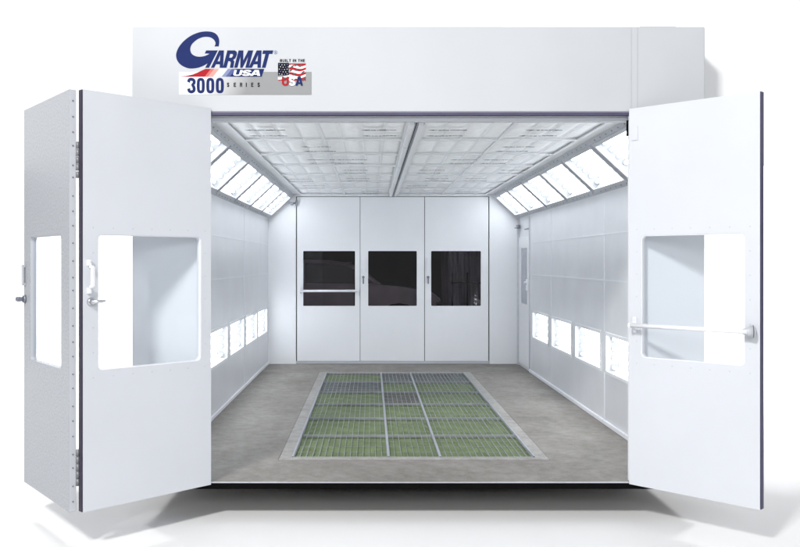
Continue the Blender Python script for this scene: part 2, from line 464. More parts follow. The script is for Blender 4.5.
rear_win = [(-1.118, -.262, .955, 1.862), (-.048, .756, .955, 1.862), (.99, 1.812, .955, 1.862)]
gaps = [(.005, .004), (.004, .005), (.006, .005)]
rear_labels = ['rear door with a push bar across its window', 'middle rear door with a handle left of its window', 'right rear door with a handle left of its window']
for i in range(3):
    x0 = DX[i] + gaps[i][0]; x1 = DX[i+1] - gaps[i][1]
    wn = rear_win[i]
    bm = leaf_mesh(x1-x0, DZ0, DZ1, (wn[0]-x0, wn[1]-x0, wn[2], wn[3]), .045, .012)
    d = part('rear_door', bm, PAINT_IN, Matrix.Translation((x0, BK+.006, 0)))
    d['label'] = rear_labels[i]
    bm = bmesh.new(); box(bm, wn[0]-x0-.012, wn[1]-x0+.012, .018, .024, wn[2]-.012, wn[3]+.012)
    part('window_pane', bm, TINT, parent=d)
    bm = bmesh.new()
    plate(bm, rrect(wn[0]-x0-.012, wn[1]-x0+.012, wn[2]-.012, wn[3]+.012, .02), [rrect(wn[0]-x0+.001, wn[1]-x0-.001, wn[2]+.001, wn[3]-.001, .012)], -.004, -.0005)
    for v in bm.verts: v.co = Vector((v.co.x, v.co.z, v.co.y))
    part('window_frame', bm, WHITEM, parent=d)
    if i == 0:
        bm = bmesh.new(); zb = 1.205
        cyl(bm, (.045, -.06, zb), (x1-x0-.03, -.06, zb), .020)
        for xx in (.045, x1-x0-.03):
            box(bm, xx-.014, xx+.014, -.07, -.0005, zb-.05, zb+.05, .006)
        part('push_bar', bm, WHITEM, parent=d)
    else:
        hx = .050
        bm = bmesh.new()
        for z in (1.53, 1.75): box(bm, hx-.02, hx+.02, -.02, -.0005, z-.02, z+.02, .004)
        box(bm, hx-.02, hx+.02, -.055, -.035, 1.545, 1.735, .006)
        for z in (1.54, 1.74): box(bm, hx-.014, hx+.014, -.045, -.015, z-.012, z+.012, .003)
        part('pull_handle', bm, WHITEM, parent=d)
        bm = bmesh.new()
        cyl(bm, (hx, -.0005, 1.43), (hx, -.03, 1.43), .022); box(bm, hx-.012, hx+.012, -.045, -.028, 1.32, 1.44, .004)
        part('latch', bm, SCREW, parent=d)
# small latch fitting on the rear wall, upper left
bm = bmesh.new()
hx, hz = P(293.5, 203.5, D+BK)[0], P(293.5, 203.5, D+BK)[2]
cyl(bm, (hx-.035, BK-.001, hz), (hx-.035, BK-.05, hz), .028); cyl(bm, (hx-.035, BK-.04, hz), (hx+.05, BK-.03, hz+.005), .011)
box(bm, hx+.03, hx+.07, BK-.04, BK-.001, hz-.04, hz+.05, .004)
part('door_catch', bm, SCREW)

# ---- personnel door in right wall near the rear
bm = leaf_mesh(.92, .055, 2.08, (.17, .72, 1.02, 1.90), .012, .01)
M = frame((XR-.003, 6.72, 0), (0,1,0), (-1,0,0))
M = Matrix(((0,-1,0,XR-.014+.012),(1,0,0,6.72),(0,0,1,0),(0,0,0,1)))
M = Matrix.Translation((XR-.0005, 6.72, 0)) @ Matrix.Rotation(R_(90), 4, 'Z')    # local +y -> world -x
sd = part('side_door', bm, PAINT_IN, M)
bm = bmesh.new(); box(bm, .155, .735, .002, .006, 1.005, 1.915)
part('window_pane', bm, mat('dim_pane', (.30, .32, .38), .12, var=.15, vscale=3), parent=sd)
bm = bmesh.new()
box(bm, .02, .34, .013, .022, 2.18, 2.2); box(bm, .77, .90, .013, .06, 2.22, 2.28, .005); cyl(bm, (.78,.05,2.25), (.35,.17,2.21), .008)
part('door_closer', bm, SCREW, parent=sd)
bm = bmesh.new(); box(bm, .06, .11, .0125, .04, 1.24, 1.42, .006); cyl(bm, (.085,.04,1.36),(.085,.07,1.36),.02)
part('handle', bm, WHITEM, parent=sd)
bm = bmesh.new()
box(bm, -.02, -.004, .0005, .012, .05, 2.395); box(bm, .925, .955, .0005, .035, .002, 2.395, .003)
part('door_frame', bm, CHROME, parent=sd)

# ================================================================ LIGHT FIXTURES (things)
def fixture_parts(root, L_, H_, ntube, depth=.11):
    bm = bmesh.new()
    plate(bm, [(-L_/2-.028,-H_/2-.022),(L_/2+.028,-H_/2-.022),(L_/2+.028,H_/2+.022),(-L_/2-.028,H_/2+.022)],
          [[(-L_/2+.012,-H_/2+.012),(L_/2-.012,-H_/2+.012),(L_/2-.012,H_/2-.012),(-L_/2+.012,H_/2-.012)]], .001, (.022 if ntube == 5 else .012))
    obj('lamp_frame', bm, GREYPAINT if ntube == 5 else PAINT_IN, root)
    bm = bmesh.new()
    a, b = L_/2-.003, H_/2-.003
    pr = [(-a,-b,-.002),(a,-b,-.002),(a,b,-.002),(-a,b,-.002)]; q = [(-a+.012,-b+.012,-depth),(a-.012,-b+.012,-depth),(a-.012,b-.012,-depth),(-a+.012,b-.012,-depth)]
    pv = [bm.verts.new(p) for p in pr]; qv = [bm.verts.new(p) for p in q]
    for i in range(4): bm.faces.new((pv[i], pv[(i+1)%4], qv[(i+1)%4], qv[i]))
    bm.faces.new(qv)
    obj('reflector_tray', bm, TRAY, root)
    for k in range(ntube):
        y = -H_/2 + H_*(k+.5)/ntube
        bm = bmesh.new(); cyl(bm, (-L_/2+.045, y, -.06), (L_/2-.045, y, -.06), .018, n=12)
        t = obj('lamp_tube', bm, TUBE, root)
        for s in (-1, 1):
            bm = bmesh.new()
            a, b = sorted((s*(L_/2-.044), s*(L_/2-.020))); box(bm, a, b, y-.017, y+.017, -.09, -.040, .004)
            obj('tube_holder', bm, HOLDER, t)
    bm = bmesh.new(); box(bm, -L_/2+.004, L_/2-.004, -H_/2+.004, H_/2-.004, -.008, -.004)
    obj('lamp_pane', bm, LITPANE, root)

def copy_tree(o, parent=None):
    c = o.copy(); COL.objects.link(c)
    if parent is not None: c.parent = parent
    for ch in o.children: copy_tree(ch, c)
    return c

protos = {}
def place_light(key, M, label, cat, group, args):
    if key not in protos:
        r = thing('light_box', label, cat, M, group); fixture_parts(r, *args); protos[key] = r
    else:
        r = copy_tree(protos[key]); r.matrix_world = M; tag(r, label, cat, group)
    return r
for side in ('left', 'right'):
    for i, y in enumerate(UPY):
        M = (ML if side == 'left' else MR) @ Matrix.Translation(((y if side == 'left' else BK-y), SLEN/2, 0))
        n = 'rearmost' if i == UP_N-1 else ORD[i]
        lab = f'bright sloped light box along the {side} ceiling edge, ' + ('last before the rear wall' if i == UP_N-1 else f'{ORD[i]} from the front opening')
        place_light('up', M, lab, 'ceiling light', 'sloped light boxes along the ceiling edges', (UP_L, UP_H, 5))
for side, ys in (('left', LOWL), ('right', LOWR)):
    for i, y in enumerate(ys):
        M = frame((XL, y, LOW_Z0+LOW_H/2), (0,1,0), (0,0,1)) if side == 'left' else frame((XR, y, LOW_Z0+LOW_H/2), (0,-1,0), (0,0,1))
        lab = f'low glowing light box set in the {side} wall, ' + ('nearest the rear wall' if i == len(ys)-1 else f'{ORD[i]} from the front opening')
        place_light('low', M, lab, 'wall light', 'low light boxes in the side walls', (LOW_L, LOW_H, 4))

# ================================================================ CEILING FILTERS (things)
def noise1(x, y, s):
    return math.sin(x*13.1+s)*math.cos(y*9.7+s*1.7) + .5*math.sin(x*31+y*17+s*2.3) + .35*math.sin(y*47-x*11+s)
from mathutils import noise as mnoise
def filter_bm(seed):
    bm = bmesh.new()
    nx, ny = 40, 40; W, L_ = FW/2-.006, FL-.01
    g = []
    for j in range(ny+1):
        row = []
        for i in range(nx+1):
            u, v = i/nx, j/ny
            x = (u-.5)*W; y = (v-.5)*L_
            quilt = abs(math.sin(u*math.pi*4))**.6 * min(1, 6*v, 6*(1-v))
            wr = mnoise.noise((x*9+seed*5, y*22, seed*3.1))*.5 + mnoise.noise((x*25, y*45, seed))*.3
            z = .006 - .014*quilt - .013*wr*quilt
            row.append(bm.verts.new((x, y, z)))
        g.append(row)
    for j in range(ny):
        for i in range(nx):
            f = bm.faces.new((g[j][i], g[j+1][i], g[j+1][i+1], g[j][i+1])); f.smooth = True
    # back and rim so the pad has thickness
    b = [[bm.verts.new((sx*W/2, sy*L_/2, .035)) for sx in (-1,1)] for sy in (-1,1)]
    bm.faces.new((b[0][0], b[0][1], b[1][1], b[1][0]))
    bm.faces.new([g[0][i] for i in range(nx+1)] + [b[0][1], b[0][0]])
    bm.faces.new([g[ny][i] for i in range(nx, -1, -1)] + [b[1][0], b[1][1]])
    bm.faces.new([g[j][0] for j in range(ny, -1, -1)] + [b[0][0], b[1][0]])
    bm.faces.new([g[j][nx] for j in range(ny+1)] + [b[1][1], b[0][1]])
    return bm

def mark_bm(x0, y0, seed):
    """printed arrow pair with broken lettering, hanging just under the fleece"""
    rnd = random.Random(seed); bm = bmesh.new()
    for r in (0, 1):
        yy = y0 + r*.33; xs = x0 + rnd.uniform(0, .02)
        z = -.0335
        # arrow head
        vs = [bm.verts.new(p) for p in ((xs, yy, z), (xs+.05, yy+.026, z), (xs+.05, yy-.026, z))]; bm.faces.new(vs)
        x = xs + .045
        for k in range(9):
            l = rnd.uniform(.018, .034); h = rnd.uniform(.016, .042); dy = rnd.uniform(-.004, .004) + .006*math.sin(k*.8)
            q = [bm.verts.new(p) for p in ((x, yy+dy-h/2, z), (x+l, yy+dy-h/2+.002, z), (x+l, yy+dy+h/2, z), (x, yy+dy+h/2-.002, z))]
            bm.faces.new(q); x += l + rnd.uniform(.0, .008)
    r = bmesh.ops.extrude_face_region(bm, geom=bm.faces[:])
    bmesh.ops.translate(bm, verts=[g for g in r['geom'] if isinstance(g, bmesh.types.BMVert)], vec=(0, 0, .001))
    return bm

fmesh = []
for s in range(4):
    o = obj('ceiling_filter', filter_bm(s), FILTER); fmesh.append(o.data); bpy.data.objects.remove(o)
marks = {(0,0): (-.27,-.30), (0,1): (-.02,-.3), (1,0): (.12,-.3), (2,0): (.10,-.32), (3,1): (-.30,-.3), (2,1): (-.33,-.32), (4,1): (-.28,-.3), (5,0): (-.2,-.3), (4,0): (-.3,-.25), (6,1): (-.1,-.3),
         (0,2): (-.34,-.3), (0,3): (-.25,-.3), (1,3): (-.3,-.3), (2,2): (.05,-.3), (3,2): (-.25,-.3), (4,2): (-.1,-.3), (4,3): (-.3,-.3), (2,3): (-.34,-.3), (5,2): (-.3,-.28), (6,3): (-.2,-.3), (3,3): (.0,-.3)}
colx = [CXL+BORD+FW*.25, CXL+BORD+FW*.75, CXL+BORD+2*TRK+FW*1.25, CXL+BORD+2*TRK+FW*1.75]
cname = ['beside the left light boxes', 'just left of the centre channel', 'just right of the centre channel', 'beside the right light boxes']
for i in range(rows):
    for c in range(4):
        o = bpy.data.objects.new('ceiling_filter', fmesh[(i*3+c*2+i//2) % 4]); COL.objects.link(o)
        o.location = (colx[c], CY0+FL*(i+.5), CEIL+.008)
        rowtxt = 'rearmost row' if i == rows-1 else f'{ORD[i]} row from the opening'
        tag(o, f'white ceiling filter, {rowtxt}, {cname[c]}', 'air filter', 'fleece filters in the ceiling grid')
        if (i, c) in marks:
            mx_, my_ = marks[(i, c)]
            obj('printed_mark', mark_bm(mx_, my_+.12, i*7+c), INK, o)

# ================================================================ FLOOR GRATES (things)
gx = [GX0, .152, .598, GX1]
grow = 6; GL = (GY1-GY0)/grow
padidx = {(3,1): 2, (5,1): 3, (4,0): 3, (5,2): 3, (0,0): 0, (5,0): 1, (4,2): 1, (3,2): 1, (2,0): 1}
padname = ['green', 'pale green', 'brownish', 'grey']
gmesh = {}
for j in range(grow):
    for c in range(3):
        w = gx[c+1]-gx[c]-.006; l = GL-.008
        k = padidx.get((j, c), 1 if j in (3, 4) else 0)
        pos = (( gx[c]+gx[c+1])/2, GY0+GL*(j+.5), 0)
        colname = ('wide left column', 'narrow middle column', 'wide right column')[c]
        rowtxt = 'rearmost row' if j == grow-1 else f'{ORD[j]} row from the front'
        t = thing('floor_grate', f'steel floor grate over {padname[k]} filter, {rowtxt}, {colname}', 'floor grate', Matrix.Translation(pos), 'steel grates over the exhaust pit')
        if c not in gmesh:
            bm = bmesh.new(); h = .022
            plate(bm, [(-w/2,-l/2),(w/2,-l/2),(w/2,l/2),(-w/2,l/2)], [[(-w/2+.010,-l/2+.010),(w/2-.010,-l/2+.010),(w/2-.010,l/2-.010),(-w/2+.010,l/2-.010)]], -h, 0)
            f = obj('grate_frame', bm, GRATE)
            bm = bmesh.new(); n = round(w/.054)
            for q in range(1, n):
                xx = -w/2 + w*q/n; box(bm, xx-.0022, xx+.0022, -l/2+.0105, l/2-.0105, -h+.004, -.001)
            b = obj('bearing_bar', bm, GRATE)
            bm = bmesh.new()
            for q in range(1, 4):
                yy = -l/2 + l*q/4; box(bm, -w/2+.0105, w/2-.0105, yy-.0015, yy+.0015, -.012, -.009)
            cb = obj('cross_rod', bm, GRATE)
            bm = bmesh.new(); box(bm, -w/2+.004, w/2-.004, -l/2+.004, l/2-.004, -.065, -.026)
            bmesh.ops.subdivide_edges(bm, edges=bm.edges[:], cuts=14, use_grid_fill=True)
            for v in bm.verts:
                if v.co.z > -.04: v.co.z += .006*mnoise.noise((v.co.x*9, v.co.y*9, c)) - .002
            p = obj('filter_pad', bm, PADS[0], None)
            gmesh[c] = [f.data, b.data, cb.data, p.data]
            for o in (f, b, cb, p): bpy.data.objects.remove(o)
        for nm, me in zip(('grate_frame', 'bearing_bar', 'cross_rod', 'filter_pad'), gmesh[c]):
            if nm == 'filter_pad':
                me = me.copy(); me.materials[0] = PADS[k]
            o = bpy.data.objects.new(nm, me); link(o, t)
            if nm == 'filter_pad': o['label'] = padname[k] + ' filter pad'
# support beams of the grates: wide pale bars between the columns
bm = bmesh.new()
for x in (gx[1], gx[2]): box(bm, x-.011, x+.011, GY0+.002, GY1-.002, .0005, .006, .002)
for j in range(1, grow):
    y = GY0+GL*j
    for a, b in ((gx[0]+.004, gx[1]-.016), (gx[1]+.016, gx[2]-.016), (gx[2]+.016, gx[3]-.004)):
        box(bm, a, b, y-.006, y+.006, .0005, .004, .0015)
for x in (gx[0]-.001, gx[3]+.001): box(bm, x-.008, x+.008, GY0, GY1, .0022, .008, .002)
tag(obj('grate_rail', bm, mat('rail_steel', (.36,.375,.42), .45, metal=.3, var=.08, vscale=8)), 'pale steel rail lattice running between the floor grates', 'grate rail')

# ================================================================ FRONT DOOR LEAVES
def leaf_frame(A, B):
    d = Vector((B[0]-A[0], B[1]-A[1], 0)); w = d.length
    th = math.atan2(d.y, d.x)
    return Matrix.Translation((A[0], A[1], 0)) @ Matrix.Rotation(th, 4, 'Z'), w
LT = .048
def front_leaf(A, B, z0, z1, win_u, win_z, sgn, m, label, edge_far=True, edge_near=False, edge_mat=DARKEDGE, panes=True):
    M, w = leaf_frame(A, B)
    win = (win_u[0]*w, win_u[1]*w, win_z[0], win_z[1])
    bm = leaf_mesh(w, z0, z1, win, LT, .035)
    if sgn < 0:
        for v in bm.verts: v.co.y = -v.co.y
    ny = sgn * -1    # outward direction of the visible face in local y
    screws_round(bm, win[0]-.035, win[1]+.035, win[2]-.045, win[3]+.045, 6, 6, 0, ny)
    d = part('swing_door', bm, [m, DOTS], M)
    d['label'] = label
    bm = bmesh.new(); a, b = sorted((sgn*.022, sgn*.027)); box(bm, win[0]-.01, win[1]+.01, a, b, win[2]-.01, win[3]+.01)
    part('window_pane', bm, CLEAR, parent=d)
    bm = bmesh.new()
    plate(bm, rrect(win[0]-.002, win[1]+.002, win[2]-.002, win[3]+.002, .036), [rrect(win[0]+.006, win[1]-.006, win[2]+.006, win[3]-.006, .03)], .004, LT-.004)
    for v in bm.verts: v.co = Vector((v.co.x, sgn*v.co.z, v.co.y))
    part('window_frame', bm, WHITEM if m is not GALV else GREYPAINT, parent=d)
    if edge_far:
        bm = bmesh.new(); a, b = sorted((sgn*.001, sgn*(LT-.002))); box(bm, w+.0005, w+.008, a, b, z0+.002, z1-.002, .002)
        part('edge_trim', bm, edge_mat, parent=d)
    return d, M, w

# right leaf
dr, Mr, wr_ = front_leaf((1.965, -.02), (2.652, -.72), -.010, 2.845, (.1006, .896), (.96, 1.88), 1, PAINT, 'right front door with a push bar across its window', edge_mat=PURPLE)
bm = bmesh.new(); zb = 1.205
ua, ub = .05*wr_, .945*wr_
cyl(bm, (ua, -.075, zb), (ub, -.075, zb), .0165)
box(bm, ua-.012, ua+.012, -.092, -.0005, zb-.016, zb+.016, .004)
box(bm, ua-.016, ua+.016, -.012, -.0005, zb-.06, zb+.06, .004)
for z in (-.045, .045): cyl(bm, (ua, -.012, zb+z), (ua, -.02, zb+z), .009, n=8)
part('push_bar', bm, WHITEM, parent=dr)
bm = bmesh.new()
cyl(bm, (ub-.040, -.072, zb), (ub+.022, -.040, zb), .017, .046, n=20); cyl(bm, (ub+.022, -.040, zb), (ub+.030, -.034, zb), .046, .040, n=20); box(bm, ub-.004, ub+.028, -.044, -.0005, zb-.030, zb+.030, .004)
part('bar_mount', bm, GREYPAINT, parent=dr)
# left hinged leaf
dm, Mm, wm = front_leaf((-1.218, -.02), (-1.949, -.765), -.015, 2.85, (.0866, .895), (.935, 1.87), -1, PAINT, 'white left front door with a lever latch, hinged to the opening')
bm = bmesh.new(); hx = .962*wm
for z in (1.485, 1.675):
    box(bm, hx-.016, hx+.016, .0005, .022, z-.022, z+.022, .004); cyl(bm, (hx, .022, z+.012*(1 if z>1.6 else -1)), (hx, .026, z+.012*(1 if z>1.6 else -1)), .006, n=8)
box(bm, hx-.022, hx+.010, .040, .062, 1.505, 1.655, .008)
for z in (1.512, 1.648): box(bm, hx-.016, hx+.006, .018, .05, z-.010, z+.010, .003)
part('pull_handle', bm, WHITEM, parent=dm)
bm = bmesh.new(); hx = .945*wm; z = 1.408
cyl(bm, (hx, .0005, z), (hx, .018, z), .030, .024, n=18); cyl(bm, (hx, .018, z), (hx, .05, z), .016, n=14)
cyl(bm, (hx+.012, .045, z), (hx-.075, .062, z+.008), .015, .008, n=12)
part('latch_lever', bm, CHROME, parent=dm)
# folded outer leaf
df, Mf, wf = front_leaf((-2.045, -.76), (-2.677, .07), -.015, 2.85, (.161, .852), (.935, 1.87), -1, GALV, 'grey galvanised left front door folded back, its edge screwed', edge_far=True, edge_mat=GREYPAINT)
bm = bmesh.new(); box(bm, -.006, -.0005, -.046, -.001, -.012, 2.847, .001)
for k in range(26):
    z = .06 + k*.109 + random.uniform(-.015, .015); cyl(bm, (-.006, -.024, z), (-.0085, -.024, z), .006, n=8, mi=1)
part('edge_flange', bm, [GREYPAINT, SCREW], parent=df)
bm = bmesh.new(); hx = wf*.97
box(bm, hx-.02, hx+.02, .014, .026, 1.50, 1.66, .004)
for z in (1.51, 1.65): box(bm, hx-.014, hx+.014, .0005, .016, z-.012, z+.012, .003)
part('pull_handle', bm, GREYPAINT, parent=df)
bm = bmesh.new(); z = 1.395
cyl(bm, (hx, .0005, z), (hx, .018, z), .034, .028, n=16); cyl(bm, (hx, .018, z), (hx, .036, z), .018, n=12); cyl(bm, (hx-.02, .042, z), (hx+.03, .046, z), .018, .022, n=12)
part('latch_knob', bm, SCREW, parent=df)
# hinges between the two left leaves, and at the right jamb
for z in (2.37, .28):
    bm = bmesh.new()
    x, y = -1.993, -.738
    for q in range(5): cyl(bm, (x, y, z-.12+q*.05), (x, y, z-.12+q*.05+.046), .013, n=12)
    part('hinge', bm, mat('hinge_steel', (.20, .205, .22), .45, metal=.4, var=.1, vscale=20))
bm = bmesh.new(); box(bm, 1.948, 1.962, -.018, -.003, 2.64, 2.76, .002)
part('hinge_block', bm, BLACK)
bm = bmesh.new(); box(bm, .02, .075, -.006, -.0005, 2.60, 2.71, .002)
part('hinge_plate', bm, PAINT, parent=dr)

# ================================================================ LETTERING ON THE HEADER
NAVY = mat('decal_navy', (.019, .030, .118), .55, spec=.04, var=.04, vscale=20)
RED = mat('decal_red', (.38, .020, .028), .55, spec=.04, var=.04, vscale=20)
RED2 = mat('decal_light_red', (.56, .16, .14), .55, spec=.04); PINK = mat('decal_pink', (.62, .33, .29), .55, spec=.04)
DWHITE = mat('decal_white', (.80, .81, .82), .55, spec=.04); DGREY = mat('decal_pale_grey', (.60, .62, .68), .55, spec=.04); DBLUE2 = mat('decal_slate', (.22, .25, .40), .55, spec=.04)
DBLUE3 = mat('decal_slate_dark', (.10, .12, .28), .55, spec=.04)
INKB = mat('decal_black', (.012, .012, .02), .55, spec=.04)
CHAR = mat('decal_charcoal', (.10,.10,.11), .55, spec=.04)
PLATE = bpy.data.materials.new('decal_plate'); PLATE.use_nodes = True
nt = PLATE.node_tree; b = nt.nodes['Principled BSDF']; b.inputs['Roughness'].default_value = .4
tcn = nt.nodes.new('ShaderNodeTexCoord'); sx = nt.nodes.new('ShaderNodeSeparateXYZ'); nt.links.new(tcn.outputs['Object'], sx.inputs[0])
ma = nt.nodes.new('ShaderNodeMath'); ma.operation = 'MULTIPLY_ADD'; ma.inputs[1].default_value = -.5
nt.links.new(sx.outputs['Z'], ma.inputs[0]); nt.links.new(sx.outputs['X'], ma.inputs[2])
rp = nt.nodes.new('ShaderNodeValToRGB'); mrn = nt.nodes.new('ShaderNodeMapRange')
zc = EYE-(84-VY)*D/F
mrn.inputs['From Min'].default_value = (196-VX)*D/F - .5*zc; mrn.inputs['From Max'].default_value = (250-VX)*D/F - .5*zc
nt.links.new(ma.outputs[0], mrn.inputs['Value']); nt.links.new(mrn.outputs[0], rp.inputs['Fac'])
rp.color_ramp.elements[0].color = (.74, .75, .76, 1); rp.color_ramp.elements[1].color = (.235, .24, .243, 1)
nt.links.new(rp.outputs[0], b.inputs['Base Color'])

S = D/F
def hx_(px): return (px-VX)*S
def hz_(py): return EYE-(py-VY)*S
def decal(name, polys, mats_, depth, label=None, thick=.0012):
    """polys: list of (outer, holes, material index) in photo pixels on the header face"""
    bm = bmesh.new()
    for outer, holes, mi in polys:
        plate(bm, [(hx_(x), hz_(y)) for x, y in outer], [[(hx_(x), hz_(y)) for x, y in h] for h in holes], 0, thick, mi)
    for v in bm.verts: v.co = Vector((v.co.x, -depth - v.co.z, v.co.y))
    o = part(name, bm, mats_, parent=header)
    if label: o['label'] = label
    return o

def smooth_loop(pts, corners, n=5):
    """Catmull-Rom through the points, straight at the listed corner indices"""
    out = []; N_ = len(pts)
    for i in range(N_):
        p0, p1, p2, p3 = pts[(i-1)%N_], pts[i], pts[(i+1)%N_], pts[(i+2)%N_]
        if i in corners and (i+1)%N_ in corners: out.append(p1); continue
        if i in corners: p0 = p1
        if (i+1)%N_ in corners: p3 = p2
        for k in range(n):
            t = k/n
            out.append(tuple(.5*((2*p1[a]) + (-p0[a]+p2[a])*t + (2*p0[a]-5*p1[a]+4*p2[a]-p3[a])*t*t + (-p0[a]+3*p1[a]-3*p2[a]+p3[a])*t**3) for a in (0,1)))
    return out
G = [(445,215),(487,215),(493,170),(487,130),(465,95),(425,72),(360,65),(290,75),(210,108),(140,160),(90,220),(64,280),(64,330),(85,375),(125,410),(180,432),(230,435),(290,425),(340,405),(377,383),(352,428),(390,428),(478,255),(362,255),(348,285),(398,287),(350,310),(295,318),(250,310),(215,285),(203,245),(212,205),(240,170),(285,138),(340,120),(395,122),(430,140),(450,165),(455,190)]
G = smooth_loop([(170+x/10, 25+y/10) for x, y in G], {0,1,19,20,21,22,23,24,25})
LET = {
 'A': ([(0,0),(.27,0),(.345,.2),(.655,.2),(.73,0),(1,0),(.70,1),(.30,1)], [[(.405,.37),(.595,.37),(.5,.76)]]),
 'R': ([(0,0),(0,1),(.7,1),(.92,.92),(1,.76),(.95,.55),(.78,.46),(.93,.36),(.98,0),(.66,0),(.62,.30),(.5,.38),(.34,.38),(.34,0)], [[(.34,.58),(.34,.8),(.58,.8),(.67,.7),(.58,.58)]]),
 'M': ([(0,0),(0,1),(.33,1),(.5,.42),(.67,1),(1,1),(1,0),(.77,0),(.77,.66),(.58,0),(.42,0),(.23,.66),(.23,0)], []),
 'T': ([(.32,0),(.32,.8),(0,.8),(0,1),(1,1),(1,.8),(.68,.8),(.68,0)], []),
 'U': ([(0,1),(.3,1),(.3,.3),(.38,.2),(.62,.2),(.7,.3),(.7,1),(1,1),(1,.25),(.86,.06),(.66,0),(.34,0),(.14,.06),(0,.25)], []),
 'I': ([(.1,0),(.1,1),(.9,1),(.9,0)], []),
 'E': ([(0,0),(0,1),(1,1),(1,.8),(.35,.8),(.35,.6),(.9,.6),(.9,.4),(.35,.4),(.35,.2),(1,.2),(1,0)], []),
 'L': ([(0,0),(0,1),(.35,1),(.35,.2),(1,.2),(1,0)], []),
 'N': ([(0,0),(0,1),(.32,1),(.68,.45),(.68,1),(1,1),(1,0),(.68,0),(.32,.55),(.32,0)], []),
 'H': ([(0,0),(0,1),(.33,1),(.33,.6),(.67,.6),(.67,1),(1,1),(1,0),(.67,0),(.67,.4),(.33,.4),(.33,0)], []),
 'B': ([(0,0),(0,1),(.75,1),(.95,.88),(.95,.62),(.82,.52),(1,.4),(1,.12),(.8,0)], [[(.35,.62),(.35,.8),(.6,.8),(.6,.62)],[(.35,.2),(.35,.4),(.65,.4),(.65,.2)]]),
}
def stroke(pts, hw, hh, n=6, closed=False):
    P_ = []
    for i in range(len(pts)-1):
        p0 = pts[max(i-1,0)]; p1 = pts[i]; p2 = pts[i+1]; p3 = pts[min(i+2,len(pts)-1)]
        for k in range(n):
            t = k/n
            P_.append(tuple(.5*((2*p1[a]) + (-p0[a]+p2[a])*t + (2*p0[a]-5*p1[a]+4*p2[a]-p3[a])*t*t + (-p0[a]+3*p1[a]-3*p2[a]+p3[a])*t**3) for a in (0,1)))
    P_.append(pts[-1])
    l, r = [], []
    for i, p in enumerate(P_):
        a = P_[max(i-1,0)]; c = P_[min(i+1,len(P_)-1)]
        dx, dy = c[0]-a[0], c[1]-a[1]; ln = math.hypot(dx, dy) or 1
        nx, ny = -dy/ln, dx/ln
        l.append((p[0]+nx*hw, p[1]+ny*hh)); r.append((p[0]-nx*hw, p[1]-ny*hh))
    return l + r[::-1]
LET['S'] = (stroke([(.84,.70),(.74,.86),(.5,.90),(.24,.84),(.16,.70),(.28,.57),(.5,.50),(.72,.43),(.84,.29),(.74,.14),(.5,.10),(.26,.14),(.15,.30)], .185, .12), [])
LET['3'] = (stroke([(.14,.74),(.24,.87),(.5,.91),(.78,.84),(.80,.66),(.62,.54),(.44,.51)], .15, .09) , [])
three = stroke([(.14,.72),(.24,.87),(.5,.91),(.78,.84),(.82,.68),(.66,.545),(.70,.50),(.82,.34),(.78,.17),(.5,.095),(.24,.15),(.17,.31)], .185, .098)
LET['3'] = (three, [])
LET['0'] = (smooth_loop([(.5,0),(.86,.07),(1,.28),(1,.72),(.86,.93),(.5,1),(.14,.93),(0,.72),(0,.28),(.14,.07)], set()),
            [smooth_loop([(.5,.18),(.60,.21),(.635,.32),(.635,.68),(.60,.79),(.5,.82),(.40,.79),(.365,.68),(.365,.32),(.40,.21)], set())])
def letter(ch, x, w, ytop, ybot, slant=0.0, mi=0):
    o, h = LET[ch]; H_ = ybot-ytop
    f = lambda p: (x + p[0]*w + p[1]*H_*slant, ybot - p[1]*H_)
    return ([f(p) for p in o], [[f(p) for p in q] for q in h], mi)

dp = .0008
decal('series_plate', [(([(179,72),(311.6,72),(311.6,94.9),(179,94.9)]), [], 0)], [PLATE], dp, 'white to grey plate behind the numbers')
decal('brand_lettering', [(G, [], 0), letter('A', 210.9, 12.2, 50.5, 67.8, .26), letter('R', 222.9, 10.6, 50.5, 67.8, .26), letter('M', 234.1, 14.6, 50.5, 67.8, .26),
      letter('A', 248.6, 12.2, 50.5, 67.8, .26), letter('T', 258.6, 10.2, 50.5, 67.8, .26)], [NAVY], dp, 'navy slanted lettering with a large round initial')
# tail swoosh and bar
yt, yb = 69.0, 76.8; sl = 6.2
def slab(a, b, mi): return ([(a, yt), (b, yt), (b-sl, yb), (a-sl, yb)], [], mi)
sw = [(179,76.8),(186,76.1),(193,74.6),(198,72.5),(202,70.6),(205.5,69.0),(211,69.0),(204.8,76.8)]
decal('name_bar', [(sw, [], 0), slab(211,214.3,1), slab(214.3,219.5,2), slab(219.5,224,3), slab(224,228,4), slab(228,232,5), slab(232,236,6),
      ([(236,yt),(264.2,yt),(261.8,yb),(229.8,yb)], [], 7)], [RED, RED2, PINK, DWHITE, DGREY, DBLUE2, DBLUE3, NAVY], dp+.0016, 'red to navy bar under the lettering')
decal('country_lettering', [letter('U', 232.8, 8.4, 70.2, 76.0, .3), letter('S', 241.6, 8.6, 70.2, 76.0, .3), letter('A', 250.0, 10.2, 70.2, 76.0, .3)], [DWHITE], dp+.0032, 'white letters on the navy bar')
decal('number_lettering', [letter('3', 187.4, 8.2, 78, 93.4), letter('0', 197, 7.7, 78, 93.4), letter('0', 206.5, 7.7, 78, 93.4), letter('0', 216, 7.8, 78, 93.4)], [NAVY], dp+.0016, 'tall navy numbers')
decal('series_lettering', [letter(c, x-1.2, 2.3 if c != 'I' else 1.1, 82.8, 87.0) for c, x in zip('SERIES', (228.2,235,241.2,247,252.4,258.8))], [INKB], dp+.0016, 'small spaced black letters')
ring = lambda cx_, cy_, r, n=16: [(cx_+r*math.cos(2*math.pi*i/n), cy_+r*math.sin(2*math.pi*i/n)) for i in range(n)]
